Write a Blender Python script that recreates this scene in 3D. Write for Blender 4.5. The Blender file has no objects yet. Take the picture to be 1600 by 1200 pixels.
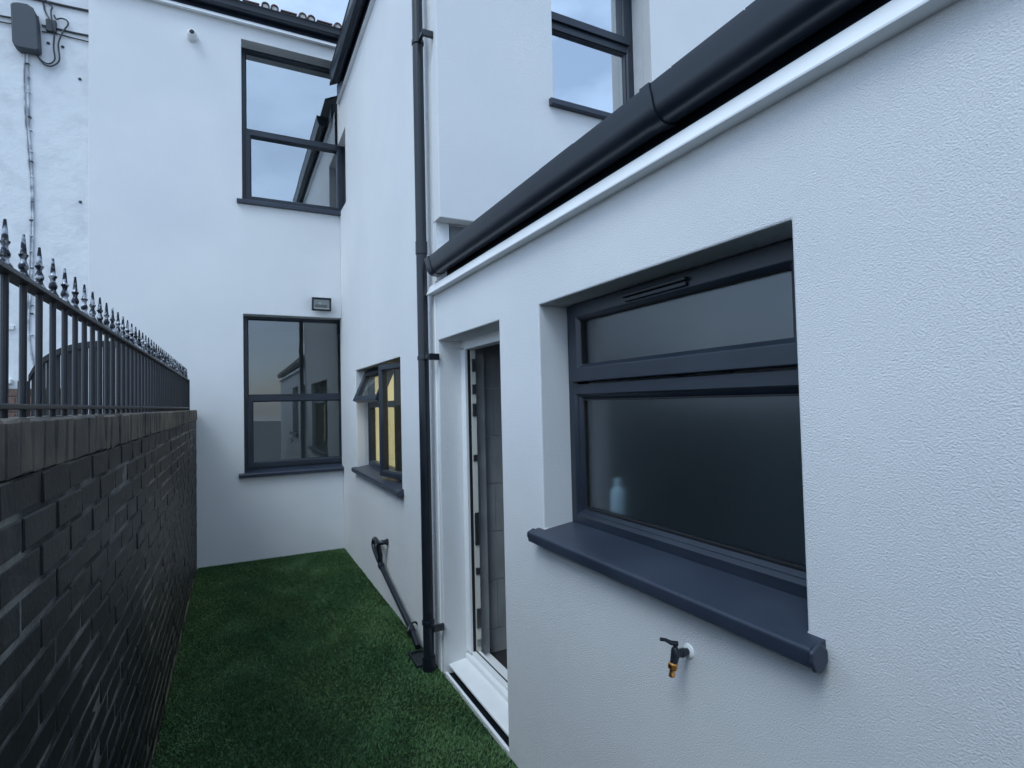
import bpy, bmesh, math, random
import numpy as np
from mathutils import Vector, Matrix

random.seed(7); rng = np.random.default_rng(7)
SC = bpy.context.scene
COL = SC.collection
R = math.radians

# ------------------------------------------------------------------ camera
cam_data = bpy.data.cameras.new('camera'); cam = bpy.data.objects.new('camera', cam_data); COL.objects.link(cam)
cam_data.sensor_width = 36.0; cam_data.lens = 855.912/1600*36.0
cam_data.clip_start = 0.02; cam_data.clip_end = 2000
_r, _u, _f = Vector((0.891813, -0.451799, -0.023397)), Vector((0.006337, -0.039235, 0.99921)), Vector((0.45236, 0.891256, 0.032127))
cam.matrix_world = Matrix(((_r.x, _u.x, -_f.x, -1.1386), (_r.y, _u.y, -_f.y, 0.0), (_r.z, _u.z, -_f.z, 1.6662), (0, 0, 0, 1)))
SC.camera = cam
SC.render.resolution_x = 1024; SC.render.resolution_y = 768

# ------------------------------------------------------------------ sky and sun (bright overcast with some blue)
SUN_EL, SUN_AZ = 56.0, 238.0        # azimuth clockwise from +Y: behind the camera, a little to the left
W = bpy.data.worlds.new('World'); SC.world = W; W.use_nodes = True
nt = W.node_tree; nt.nodes.clear()
def wn(t): return nt.nodes.new(t)
out = wn('ShaderNodeOutputWorld'); bg = wn('ShaderNodeBackground'); sky = wn('ShaderNodeTexSky')
sky.sky_type = 'NISHITA'; sky.sun_disc = False
sky.sun_elevation = R(SUN_EL); sky.sun_rotation = R(SUN_AZ); sky.air_density = 1.0; sky.dust_density = 1.0
tc = wn('ShaderNodeTexCoord'); noi = wn('ShaderNodeTexNoise'); ramp = wn('ShaderNodeValToRGB'); mix = wn('ShaderNodeMix')
mp = wn('ShaderNodeMapping'); mp.inputs['Scale'].default_value = (1, 1, 2.2); mp.inputs['Location'].default_value = (0.3, 1.1, 0.2)
noi.inputs['Scale'].default_value = 1.7; noi.inputs['Detail'].default_value = 6; noi.inputs['Roughness'].default_value = 0.55
ramp.color_ramp.elements[0].position = 0.36; ramp.color_ramp.elements[0].color = (0.25, 0.25, 0.25, 1)
ramp.color_ramp.elements[1].position = 0.62; ramp.color_ramp.elements[1].color = (0.95, 0.95, 0.95, 1)
mix.data_type = 'RGBA'; mix.inputs[7].default_value = (6.2, 8.3, 11.3, 1)
nt.links.new(tc.outputs['Generated'], mp.inputs['Vector']); nt.links.new(mp.outputs[0], noi.inputs['Vector'])
nt.links.new(noi.outputs['Fac'], ramp.inputs['Fac']); nt.links.new(ramp.outputs['Color'], mix.inputs[0])
nt.links.new(sky.outputs[0], mix.inputs[6]); nt.links.new(mix.outputs[2], bg.inputs['Color'])
bg.inputs['Strength'].default_value = 0.13
nt.links.new(bg.outputs[0], out.inputs['Surface'])
sd = bpy.data.lights.new('sun', 'SUN'); sun = bpy.data.objects.new('sun', sd); COL.objects.link(sun)
sd.energy = 1.1; sd.angle = R(28); sd.color = (0.82, 0.95, 1.0)
_sdir = Vector((math.sin(R(SUN_AZ))*math.cos(R(SUN_EL)), math.cos(R(SUN_AZ))*math.cos(R(SUN_EL)), math.sin(R(SUN_EL))))
sun.rotation_euler = _sdir.to_track_quat('Z', 'Y').to_euler(); sun.location = (0, -5, 20)
vs = SC.view_settings; vs.view_transform = 'Standard'; vs.look = 'None'; vs.gamma = 1.0; vs.use_curve_mapping = False
vs.exposure = 0.42
SC.render.engine = 'CYCLES'
SC.cycles.max_bounces = 8; SC.cycles.diffuse_bounces = 3; SC.cycles.glossy_bounces = 4; SC.cycles.transmission_bounces = 5; SC.cycles.transparent_max_bounces = 8
SC.cycles.use_adaptive_sampling = True; SC.cycles.adaptive_threshold = 0.02; SC.cycles.caustics_reflective = False; SC.cycles.caustics_refractive = True

# ------------------------------------------------------------------ materials
def mat(name, base, rough=0.5, metallic=0.0, spec=None, coat=0.0):
    m = bpy.data.materials.new(name); m.use_nodes = True
    b = m.node_tree.nodes['Principled BSDF']
    b.inputs['Base Color'].default_value = (*base, 1); b.inputs['Roughness'].default_value = rough
    b.inputs['Metallic'].default_value = metallic
    if spec is not None: b.inputs['Specular IOR Level'].default_value = spec
    if coat: b.inputs['Coat Weight'].default_value = coat; b.inputs['Coat Roughness'].default_value = 0.15
    return m
def nodes(m): return m.node_tree.nodes, m.node_tree.links, m.node_tree.nodes['Principled BSDF']
def vary(m, c1, c2, scale, lo=0.35, hi=0.65, detail=4, rough=None, use_pos=True, stretch=None, distortion=0.0):
    N, L, b = nodes(m)
    g = N.new('ShaderNodeNewGeometry'); n = N.new('ShaderNodeTexNoise'); r = N.new('ShaderNodeValToRGB')
    n.inputs['Scale'].default_value = scale; n.inputs['Detail'].default_value = detail; n.inputs['Distortion'].default_value = distortion
    src = g.outputs['Position']
    if stretch:
        mm = N.new('ShaderNodeMapping'); mm.inputs['Scale'].default_value = stretch; L.new(src, mm.inputs['Vector']); src = mm.outputs[0]
    L.new(src, n.inputs['Vector']); L.new(n.outputs['Fac'], r.inputs['Fac'])
    r.color_ramp.elements[0].position = lo; r.color_ramp.elements[0].color = (*c1, 1)
    r.color_ramp.elements[1].position = hi; r.color_ramp.elements[1].color = (*c2, 1)
    L.new(r.outputs['Color'], b.inputs['Base Color'])
    if rough:
        q = N.new('ShaderNodeMapRange'); q.inputs['To Min'].default_value = rough[0]; q.inputs['To Max'].default_value = rough[1]
        L.new(n.outputs['Fac'], q.inputs['Value']); L.new(q.outputs[0], b.inputs['Roughness'])
    return r
def bump(m, scale, dist, strength=1.0, detail=3, kind='noise', stretch=None, roughness=0.5):
    N, L, b = nodes(m)
    g = N.new('ShaderNodeNewGeometry'); bp = N.new('ShaderNodeBump')
    src = g.outputs['Position']
    if stretch:
        mm = N.new('ShaderNodeMapping'); mm.inputs['Scale'].default_value = stretch; L.new(src, mm.inputs['Vector']); src = mm.outputs[0]
    if kind == 'noise':
        t = N.new('ShaderNodeTexNoise'); t.inputs['Detail'].default_value = detail; t.inputs['Roughness'].default_value = roughness; o = t.outputs['Fac']
    else:
        t = N.new('ShaderNodeTexVoronoi'); o = t.outputs['Distance']
    t.inputs['Scale'].default_value = scale; L.new(src, t.inputs['Vector'])
    bp.inputs['Strength'].default_value = strength; bp.inputs['Distance'].default_value = dist
    L.new(o, bp.inputs['Height'])
    old = b.inputs['Normal'].links
    if old: L.new(old[0].from_socket, bp.inputs['Normal'])
    L.new(bp.outputs[0], b.inputs['Normal'])
    return bp

M = {}
m = M['render'] = mat('white_silicone_render', (0.76, 0.77, 0.78), 0.9, spec=0.25)
vary(m, (0.735, 0.745, 0.76), (0.78, 0.785, 0.79), 1.3, detail=3)
bump(m, 2.0, 0.02, 0.3, detail=3); bump(m, 215, 0.0048, 1.0, detail=3.5, stretch=(1, 1, 1.2), roughness=0.68)
m = M['old_paint'] = mat('old_white_painted_brick', (0.77, 0.78, 0.80), 0.75)
vary(m, (0.58, 0.595, 0.62), (0.70, 0.715, 0.735), 5.0, 0.25, 0.50, detail=6)
bump(m, 9, 0.012, 0.6, detail=5); bump(m, 45, 0.004, 0.6, detail=4)
m = M['anthracite'] = mat('anthracite_foiled_upvc', (0.026, 0.036, 0.055), 0.38)
vary(m, (0.013, 0.019, 0.031), (0.018, 0.026, 0.040), 6, rough=(0.3, 0.46)); bump(m, 900, 0.0003, 0.4)
m = M['sill'] = mat('anthracite_aluminium_sill', (0.035, 0.043, 0.057), 0.42)
vary(m, (0.020, 0.028, 0.046), (0.030, 0.040, 0.062), 3.5, rough=(0.34, 0.5), detail=6)
m = M['black_plastic'] = mat('black_pvc', (0.013, 0.016, 0.021), 0.32)
vary(m, (0.007, 0.010, 0.016), (0.013, 0.017, 0.024), 5, rough=(0.24, 0.42), detail=6)
m = M['navy_fascia'] = mat('dark_grey_fascia_board', (0.022, 0.028, 0.038), 0.4)
vary(m, (0.017, 0.025, 0.041), (0.024, 0.033, 0.052), 4, rough=(0.32, 0.48))
m = M['gutter'] = mat('dark_grey_gutter', (0.020, 0.026, 0.036), 0.33)
vary(m, (0.010, 0.015, 0.025), (0.017, 0.023, 0.035), 4, rough=(0.26, 0.44), detail=6)
m = M['white_trim'] = mat('white_upvc', (0.84, 0.85, 0.86), 0.25)
vary(m, (0.82, 0.83, 0.84), (0.86, 0.87, 0.88), 7, rough=(0.28, 0.42))
M['grey_seal'] = mat('black_rubber_gasket', (0.012, 0.012, 0.014), 0.6)
m = M['steel'] = mat('brushed_steel', (0.45, 0.46, 0.47), 0.35, 1.0); bump(m, 300, 0.0004, 0.4)
m = M['black_brick'] = mat('black_painted_brick', (0.02, 0.022, 0.025), 0.45, spec=0.24)
rr = vary(m, (0.004, 0.005, 0.006), (0.008, 0.010, 0.012), 5, 0.3, 0.6, detail=8, rough=(0.36, 0.62))
e = rr.color_ramp.elements.new(0.72); e.color = (0.045, 0.046, 0.046, 1)
bump(m, 70, 0.003, 0.5, detail=4)
m = M['coping_brick'] = mat('worn_painted_coping_brick', (0.06, 0.058, 0.055), 0.6)
rr = vary(m, (0.024, 0.022, 0.020), (0.115, 0.092, 0.066), 7, 0.36, 0.64, detail=9, rough=(0.4, 0.75))
e = rr.color_ramp.elements.new(0.78); e.color = (0.17, 0.145, 0.11, 1)
bump(m, 70, 0.003, 0.6, detail=6)
m = M['mortar'] = mat('painted_grey_mortar', (0.04, 0.042, 0.045), 0.85, spec=0.2)
vary(m, (0.030, 0.031, 0.032), (0.19, 0.185, 0.17), 5, 0.40, 0.66, detail=8); bump(m, 90, 0.004, 0.8, detail=5)
m = M['iron'] = mat('black_gloss_railing_paint', (0.010, 0.012, 0.018), 0.42); bump(m, 120, 0.0012, 0.4)
m = M['highlight_iron'] = mat('black_iron_painted_highlights', (0.30, 0.31, 0.33), 0.3, 0.55)
vary(m, (0.012, 0.014, 0.02), (0.42, 0.44, 0.48), 60, 0.48, 0.64, detail=4, rough=(0.18, 0.36))  # silver mottling paints glossy highlights into the colour of the black finials
m = M['turf_base'] = mat('turf_backing', (0.020, 0.045, 0.022), 0.95); bump(m, 300, 0.01, 1)
m = M['grass'] = mat('artificial_grass_blade', (0.02, 0.06, 0.022), 0.55, spec=0.3)
vary(m, (0.060, 0.145, 0.055), (0.105, 0.195, 0.070), 1.6, 0.32, 0.68, detail=7)
m = M['ground'] = mat('grey_concrete_ground', (0.16, 0.16, 0.15), 0.9)
vary(m, (0.11, 0.11, 0.105), (0.2, 0.195, 0.18), 0.8, detail=8); bump(m, 30, 0.01, 0.5)
m = M['tile_roof'] = mat('brown_clay_roof_tile', (0.13, 0.06, 0.045), 0.75)
vary(m, (0.075, 0.036, 0.030), (0.16, 0.075, 0.055), 9, detail=7); bump(m, 60, 0.004, 0.6)
m = M['slate'] = mat('dark_grey_slate', (0.05, 0.055, 0.06), 0.6)
vary(m, (0.035, 0.04, 0.046), (0.075, 0.08, 0.085), 7, detail=6); bump(m, 40, 0.004, 0.6)
M['lead'] = mat('lead_flashing', (0.11, 0.12, 0.13), 0.55); bump(M['lead'], 22, 0.01, 0.6)
m = M['cement'] = mat('pale_cement_bedding', (0.55, 0.55, 0.53), 0.9); bump(m, 60, 0.006, 0.8, detail=5)
m = M['wall_tile'] = mat('grey_porcelain_wall_tile', (0.25, 0.26, 0.27), 0.42)
vary(m, (0.33, 0.34, 0.35), (0.46, 0.465, 0.47), 4, detail=8, rough=(0.35, 0.55)); bump(m, 18, 0.002, 0.4, detail=6)
M['grout'] = mat('pale_grout', (0.62, 0.62, 0.60), 0.9)
M['dark_floor'] = mat('dark_vinyl_floor', (0.03, 0.03, 0.032), 0.5)
m = M['plaster'] = mat('grey_plaster', (0.50, 0.51, 0.52), 0.9); bump(m, 8, 0.006, 0.3)
m = M['cream'] = mat('cream_kitchen_wall', (0.74, 0.71, 0.56), 0.8); bump(m, 8, 0.004, 0.3)
M['cupboard'] = mat('white_cupboard_door', (0.75, 0.74, 0.68), 0.35)
M['worktop'] = mat('dark_worktop', (0.06, 0.05, 0.045), 0.35)
m = M['brown_brick'] = mat('weathered_brown_brick', (0.16, 0.09, 0.07), 0.9)
vary(m, (0.10, 0.058, 0.048), (0.20, 0.125, 0.10), 10, detail=6); bump(m, 60, 0.005, 0.7)
M['brown_mortar'] = mat('grey_brown_mortar', (0.16, 0.14, 0.125), 0.95)
m = M['timber'] = mat('black_stained_timber', (0.014, 0.015, 0.017), 0.7)
vary(m, (0.009, 0.010, 0.012), (0.025, 0.026, 0.028), 6, stretch=(8, 8, 0.6), detail=6); bump(m, 20, 0.004, 0.6, stretch=(6, 6, 0.5))
M['cable'] = mat('black_cable_sheath', (0.030, 0.036, 0.045), 0.5)
M['painted_cable'] = mat('cable_painted_over', (0.30, 0.32, 0.36), 0.7); vary(M['painted_cable'], (0.22, 0.24, 0.27), (0.62, 0.64, 0.67), 8, 0.38, 0.60, detail=6)
M['box_plastic'] = mat('dark_grey_weathered_plastic', (0.045, 0.055, 0.068), 0.55); bump(M['box_plastic'], 40, 0.001, 0.4)
M['brass'] = mat('orange_brass', (0.72, 0.32, 0.09), 0.3, 1.0); bump(M['brass'], 200, 0.0006, 0.5)
M['camera_white'] = mat('white_camera_housing', (0.78, 0.78, 0.78), 0.35)
M['lens'] = mat('black_lens_glass', (0.008, 0.008, 0.010), 0.08)
M['lamp_reflector'] = mat('silver_lamp_reflector', (0.42, 0.42, 0.44), 0.4, 0.6)
M['led'] = mat('pale_led_chip', (0.75, 0.72, 0.5), 0.5)
M['bottle'] = mat('white_plastic_bottle', (0.82, 0.83, 0.82), 0.35)

def glass_mat(name, reflect, tint=(0.75, 0.80, 0.80), rough=0.0, wave=0.0, ior=1.5):
    m = bpy.data.materials.new(name); m.use_nodes = True; N = m.node_tree.nodes; L = m.node_tree.links; N.clear()
    o = N.new('ShaderNodeOutputMaterial'); mx = N.new('ShaderNodeMixShader'); t = N.new('ShaderNodeBsdfTransparent'); g = N.new('ShaderNodeBsdfGlossy')
    fr = N.new('ShaderNodeFresnel'); fr.inputs['IOR'].default_value = ior
    ad = N.new('ShaderNodeMath'); ad.operation = 'ADD'; ad.use_clamp = True; ad.inputs[1].default_value = reflect
    gb = N.new('ShaderNodeNewGeometry'); iv = N.new('ShaderNodeMath'); iv.operation = 'SUBTRACT'; iv.inputs[0].default_value = 1.0
    ml = N.new('ShaderNodeMath'); ml.operation = 'MULTIPLY'      # only the outer face of the sheet mirrors; the inner one would reflect totally
    L.new(fr.outputs[0], ad.inputs[0]); L.new(gb.outputs['Backfacing'], iv.inputs[1]); L.new(ad.outputs[0], ml.inputs[0]); L.new(iv.outputs[0], ml.inputs[1]); L.new(ml.outputs[0], mx.inputs[0])
    t.inputs['Color'].default_value = (*tint, 1); g.inputs['Color'].default_value = (0.90, 0.95, 0.98, 1); g.inputs['Roughness'].default_value = rough
    if wave:
        ge = N.new('ShaderNodeNewGeometry'); n = N.new('ShaderNodeTexNoise'); n.inputs['Scale'].default_value = 1.6; n.inputs['Detail'].default_value = 1
        b = N.new('ShaderNodeBump'); b.inputs['Distance'].default_value = wave; b.inputs['Strength'].default_value = 1
        L.new(ge.outputs['Position'], n.inputs['Vector']); L.new(n.outputs['Fac'], b.inputs['Height']); L.new(b.outputs[0], g.inputs['Normal'])
    L.new(t.outputs[0], mx.inputs[1]); L.new(g.outputs[0], mx.inputs[2]); L.new(mx.outputs[0], o.inputs['Surface'])
    return m
M['glass_upper'] = glass_mat('reflective_double_glazing', 0.43, wave=0.0012)
M['glass_end'] = glass_mat('reflective_sealed_unit', 0.74, wave=0.0012)
M['glass_kitchen'] = glass_mat('clear_kitchen_glazing', 0.02, tint=(0.94, 0.96, 0.94), ior=1.22)
M['glass_clear'] = glass_mat('clear_double_glazing', 0.10, tint=(0.85, 0.88, 0.86), wave=0.001)
m = bpy.data.materials.new('frosted_glass'); m.use_nodes = True; b = m.node_tree.nodes['Principled BSDF']
b.inputs['Base Color'].default_value = (0.70, 0.85, 0.93, 1); b.inputs['Roughness'].default_value = 0.22
b.inputs['Transmission Weight'].default_value = 1.0; b.inputs['IOR'].default_value = 1.6
M['glass_frosted'] = m
def emit_mat(name, col, s):
    m = bpy.data.materials.new(name); m.use_nodes = True; b = m.node_tree.nodes['Principled BSDF']
    b.inputs['Base Color'].default_value = (0.8, 0.8, 0.8, 1)
    b.inputs['Emission Color'].default_value = (*col, 1); b.inputs['Emission Strength'].default_value = s
    return m
M['kitchen_lamp'] = emit_mat('warm_lit_diffuser', (1.0, 0.92, 0.66), 120.0)

# ------------------------------------------------------------------ mesh helpers
class MB:
    def __init__(s): s.v = []; s.f = []
    def add(s, vs, fs):
        k = len(s.v); s.v += [tuple(p) for p in vs]; s.f += [tuple(i+k for i in f) for f in fs]; return s
    def box(s, x0, x1, y0, y1, z0, z1):
        return s.add([(x0,y0,z0),(x1,y0,z0),(x1,y1,z0),(x0,y1,z0),(x0,y0,z1),(x1,y0,z1),(x1,y1,z1),(x0,y1,z1)],
                     [(0,3,2,1),(4,5,6,7),(0,1,5,4),(1,2,6,5),(2,3,7,6),(3,0,4,7)])
    def prism(s, pts, vec):
        n = len(pts); v = Vector(vec); a = [Vector(p) for p in pts]
        return s.add(a + [p+v for p in a], [tuple(range(n))[::-1], tuple(range(n, 2*n))] + [(i, (i+1) % n, n+(i+1) % n, n+i) for i in range(n)])
    def tube(s, path, r, n=14, caps=True):
        P = [Vector(p) for p in path]; rs = r if isinstance(r, (list, tuple)) else [r]*len(P)
        vs = []; fs = []; t0 = (P[1]-P[0]).normalized()
        ref = Vector((0,0,1)) if abs(t0.z) < 0.9 else Vector((1,0,0)); a = t0.cross(ref).normalized(); tp = t0
        for i, p in enumerate(P):
            t = (P[min(i+1, len(P)-1)]-P[max(i-1, 0)]).normalized()
            a = (tp.rotation_difference(t) @ a).normalized(); a = (a - t*a.dot(t)).normalized(); tp = t; b = t.cross(a)
            for k in range(n):
                w = 2*math.pi*k/n; vs.append(p + (a*math.cos(w)+b*math.sin(w))*rs[i])
        for i in range(len(P)-1):
            for k in range(n): fs.append((i*n+k, i*n+(k+1) % n, (i+1)*n+(k+1) % n, (i+1)*n+k))
        if caps: fs += [tuple(range(n))[::-1], tuple(range((len(P)-1)*n, len(P)*n))]
        return s.add(vs, fs)
    def lathe(s, prof, org=(0,0,0), axis=(0,0,1), n=16):
        ax = Vector(axis).normalized(); o = Vector(org); return s.tube([o+ax*h for r, h in prof], [max(r, 1e-4) for r, h in prof], n)
    def ring(s, mp, u0, u1, z0, z1, prof):
        vs = []; n = len(prof)
        for (cu, cz, su, sz) in ((u0,z0,1,1),(u1,z0,-1,1),(u1,z1,-1,-1),(u0,z1,1,-1)):
            for (ins, d) in prof: vs.append(mp(cu+su*ins, cz+sz*ins, d))
        fs = [(c*n+i, c*n+(i+1) % n, ((c+1) % 4)*n+(i+1) % n, ((c+1) % 4)*n+i) for c in range(4) for i in range(n)]
        return s.add(vs, fs)
    def mbox(s, mp, u0, u1, z0, z1, d0, d1):
        return s.add([mp(u0,z0,d0),mp(u1,z0,d0),mp(u1,z1,d0),mp(u0,z1,d0),mp(u0,z0,d1),mp(u1,z0,d1),mp(u1,z1,d1),mp(u0,z1,d1)],
                     [(0,3,2,1),(4,5,6,7),(0,1,5,4),(1,2,6,5),(2,3,7,6),(3,0,4,7)])
    def mesh(s, name):
        me = bpy.data.meshes.new(name); me.from_pydata(s.v, [], s.f)
        bm = bmesh.new(); bm.from_mesh(me); bmesh.ops.remove_doubles(bm, verts=bm.verts, dist=1e-5)
        bmesh.ops.recalc_face_normals(bm, faces=bm.faces); bm.to_mesh(me); bm.free(); return me
    def build(s, name, material, parent=None, smooth=False, bevel=0.0, seg=2):
        o = link(name, s.mesh(name), material, parent)
        if smooth: shade(o.data)
        if bevel:
            b = o.modifiers.new('bevel', 'BEVEL'); b.width = bevel; b.segments = seg; b.limit_method = 'ANGLE'; b.angle_limit = R(40)
        return o
def shade(me, ang=40):
    me.shade_smooth()
    bm = bmesh.new(); bm.from_mesh(me)
    for e_ in bm.edges:
        if len(e_.link_faces) == 2 and e_.calc_face_angle(0) > R(ang): e_.smooth = False
    bm.to_mesh(me); bm.free()
WPOS = {}
def link(name, me, material, parent=None, world=(0,0,0)):
    o = bpy.data.objects.new(name, me); COL.objects.link(o)
    if material is not None and not me.materials: me.materials.append(M[material] if isinstance(material, str) else material)
    place(o, parent, world); return o
def place(o, parent, world):
    o.parent = parent; pw = Vector(WPOS.get(parent.name, (0,0,0))) if parent else Vector((0,0,0))
    o.location = Vector(world)-pw; WPOS[o.name] = tuple(world)
def thing(name, loc, label, cat, group=None):
    o = bpy.data.objects.new(name, None); COL.objects.link(o); o.location = loc; WPOS[o.name] = tuple(loc); o.empty_display_size = 0.1
    return tag(o, label, cat, group)
def part_empty(name, parent, loc):
    o = bpy.data.objects.new(name, None); COL.objects.link(o); o.empty_display_size = 0.05; place(o, parent, loc); return o
def tag(o, label=None, cat=None, group=None, kind=None):
    if label: o['label'] = label
    if cat: o['category'] = cat
    if group: o['group'] = group
    if kind: o['kind'] = kind
    return o
def grid_wall(plane, face, thick, us, zs, holes):
    """solid wall with openings; plane 'x': face at x=face, body towards +x, u = y;  plane 'y': face at y=face, body towards +y, u = x"""
    U = sorted(set([us[0], us[1]] + [h[i] for h in holes for i in (0, 1)])); Z = sorted(set([zs[0], zs[1]] + [h[i] for h in holes for i in (2, 3)]))
    U = [u for u in U if us[0]-1e-6 <= u <= us[1]+1e-6]; Z = [z for z in Z if zs[0]-1e-6 <= z <= zs[1]+1e-6]
    fill = {}
    for i in range(len(U)-1):
        for j in range(len(Z)-1):
            cu, cz = (U[i]+U[i+1])/2, (Z[j]+Z[j+1])/2
            fill[i, j] = not any(h[0] < cu < h[1] and h[2] < cz < h[3] for h in holes)
    P = (lambda u, z, d: (face+d, u, z)) if plane == 'x' else (lambda u, z, d: (u, face+d, z))
    mb = MB()
    for (i, j), on in fill.items():
        if not on: continue
        a, b_, c, d = U[i], U[i+1], Z[j], Z[j+1]
        mb.add([P(a,c,0),P(b_,c,0),P(b_,d,0),P(a,d,0)], [(0,1,2,3)]); mb.add([P(a,c,thick),P(b_,c,thick),P(b_,d,thick),P(a,d,thick)], [(0,1,2,3)])
        for (di, dj, q) in ((-1,0,((a,c),(a,d))),(1,0,((b_,c),(b_,d))),(0,-1,((a,c),(b_,c))),(0,1,((a,d),(b_,d)))):
            if not fill.get((i+di, j+dj), False):
                (p0, p1) = q; mb.add([P(*p0,0),P(*p1,0),P(*p1,thick),P(*p0,thick)], [(0,1,2,3)])
    return mb
def room(name, parent, x0, x1, y0, y1, z0, z1, material, open_side, t=0.05):
    mb = MB()
    if open_side != 'x0': mb.box(x0-t, x0, y0-t, y1+t, z0-t, z1+t)
    mb.box(x1, x1+t, y0-t, y1+t, z0-t, z1+t)
    if open_side != 'y0': mb.box(x0, x1, y0-t, y0, z0-t, z1+t)
    mb.box(x0, x1, y1, y1+t, z0-t, z1+t)
    mb.box(x0, x1, y0, y1, z0-t, z0); mb.box(x0, x1, y0, y1, z1, z1+t)
    return mb.build(name, material, parent)
FR = [(0,0),(0,.068),(.040,.068),(.052,.056),(.052,0)]
def frame_prof(w, d, ch=0.012): return [(0,0),(0,d),(w-ch,d),(w,d-ch),(w,0)]

# ------------------------------------------------------------------ ground and turf
gm = MB().box(-60, 60, -60, 60, -0.25, -0.05); g_o = gm.build('ground', 'ground'); tag(g_o, kind='structure', label='grey concrete ground beyond the yard')
tb = MB().box(-1.492, -0.002, -3.0, 6.664, -0.049, 0.0).build('lawn', 'turf_base'); tag(tb, kind='structure', label='dark backing of the artificial lawn')
def blades(n, x0, x1, y0, y1):
    x = rng.uniform(x0, x1, n); y = rng.uniform(y0, y1, n)
    ang = rng.uniform(0, 2*np.pi, n); h = rng.uniform(0.007, 0.0145, n); w = rng.uniform(0.0016, 0.0030, n)
    patch = np.sin(x*5.1+1.7*np.sin(y*2.3))*np.cos(y*3.7+x*2.0) + 0.6*np.sin(y*9+3*np.sin(x*7))
    la = 0.9*patch + rng.normal(0, 1.2, n) - 1.2; lean = rng.uniform(0.4, 1.25, n)*h
    dx, dy = np.cos(ang)*w, np.sin(ang)*w; lx, ly = np.cos(la)*lean, np.sin(la)*lean
    v = np.empty((n, 5, 3), np.float32)
    v[:,0] = np.stack([x-dx, y-dy, np.zeros(n)-0.002], 1); v[:,1] = np.stack([x+dx, y+dy, np.zeros(n)-0.002], 1)
    v[:,2] = np.stack([x-dx*.8+lx*.4, y-dy*.8+ly*.4, h*.62], 1); v[:,3] = np.stack([x+dx*.8+lx*.4, y+dy*.8+ly*.4, h*.62], 1)
    v[:,4] = np.stack([x+lx, y+ly, h*.92], 1)
    base = (np.arange(n)*5)[:,None]
    quads = base + np.array([0,1,3,2]); tris = base + np.array([2,3,4])
    me = bpy.data.meshes.new('turf'); me.vertices.add(n*5); me.vertices.foreach_set('co', v.ravel())
    me.loops.add(n*7); me.loops.foreach_set('vertex_index', np.concatenate([quads.ravel(), tris.ravel()]).astype(np.int32))
    me.polygons.add(n*2); ls = np.concatenate([np.arange(n)*4, n*4+np.arange(n)*3]).astype(np.int32)
    me.polygons.foreach_set('loop_start', ls)
    me.update(calc_edges=True); me.validate(); return me
tf = link('turf', blades(270000, -1.490, -0.004, 1.9, 6.66), 'grass'); tag(tf, 'short dark green artificial turf covering the narrow yard', 'turf', kind='stuff')

# ------------------------------------------------------------------ the house: main rear wall and two-storey outrigger
YB, Y1 = 6.667, 3.175
house = thing('terraced_house', (0.0, YB, 0.0), 'two-storey white rendered terraced house with dark grey windows and gutters', 'house')
UW = (-1.045, 0.10, 3.967, 5.787)      # upper rear window
LW = (-1.045, 0.10, 0.95, 2.70)        # lower rear window
grid_wall('y', YB, 0.10, (-2.417, 0.0), (-0.04, 5.99), [UW, LW]).build('rear_wall_render', 'render', house, bevel=0.005)
grid_wall('y', YB+0.10, 0.20, (-2.40, 0.10), (-0.04, 5.99), [UW, LW]).build('rear_wall_masonry', 'render', house)
KW = (4.134, 5.86, 1.02, 2.031)        # kitchen window
NOTCH = (6.27, 6.90, 3.967, 4.82)
grid_wall('x', 0.0, 0.10, (Y1+0.10, 6.767), (-0.04, 5.33), [KW, NOTCH, (Y1+0.10, 3.302, -0.04, 2.816)]).build('side_wall_render', 'render', house, bevel=0.005)
grid_wall('x', 0.10, 0.030, (3.302, 6.967), (-0.04, 5.33), [KW]).build('side_wall_backing', 'render', house)
grid_wall('x', 0.1305, 0.07, (3.302, 6.967), (-0.04, 5.33), [(KW[0]-0.05, 6.25, KW[2], KW[3]+0.05)]).build('side_wall_masonry', 'old_paint', house)
EW = (0.85, 1.743, 3.741, 5.15)        # outrigger end window
grid_wall('y', Y1, 0.10, (0.0, 4.0), (2.816, 5.33), [EW]).build('end_wall_render', 'render', house, bevel=0.005)
grid_wall('y', Y1+0.10, 0.20, (0.101, 4.0), (2.30, 5.33), [EW]).build('end_wall_masonry', 'old_paint', house)
# soft render fill where the new system stops above the lean-to roof
MB().box(0.004, 0.094, 3.268, 3.300, 2.44, 2.815).build('wall_stub', 'old_paint', house)

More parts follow.
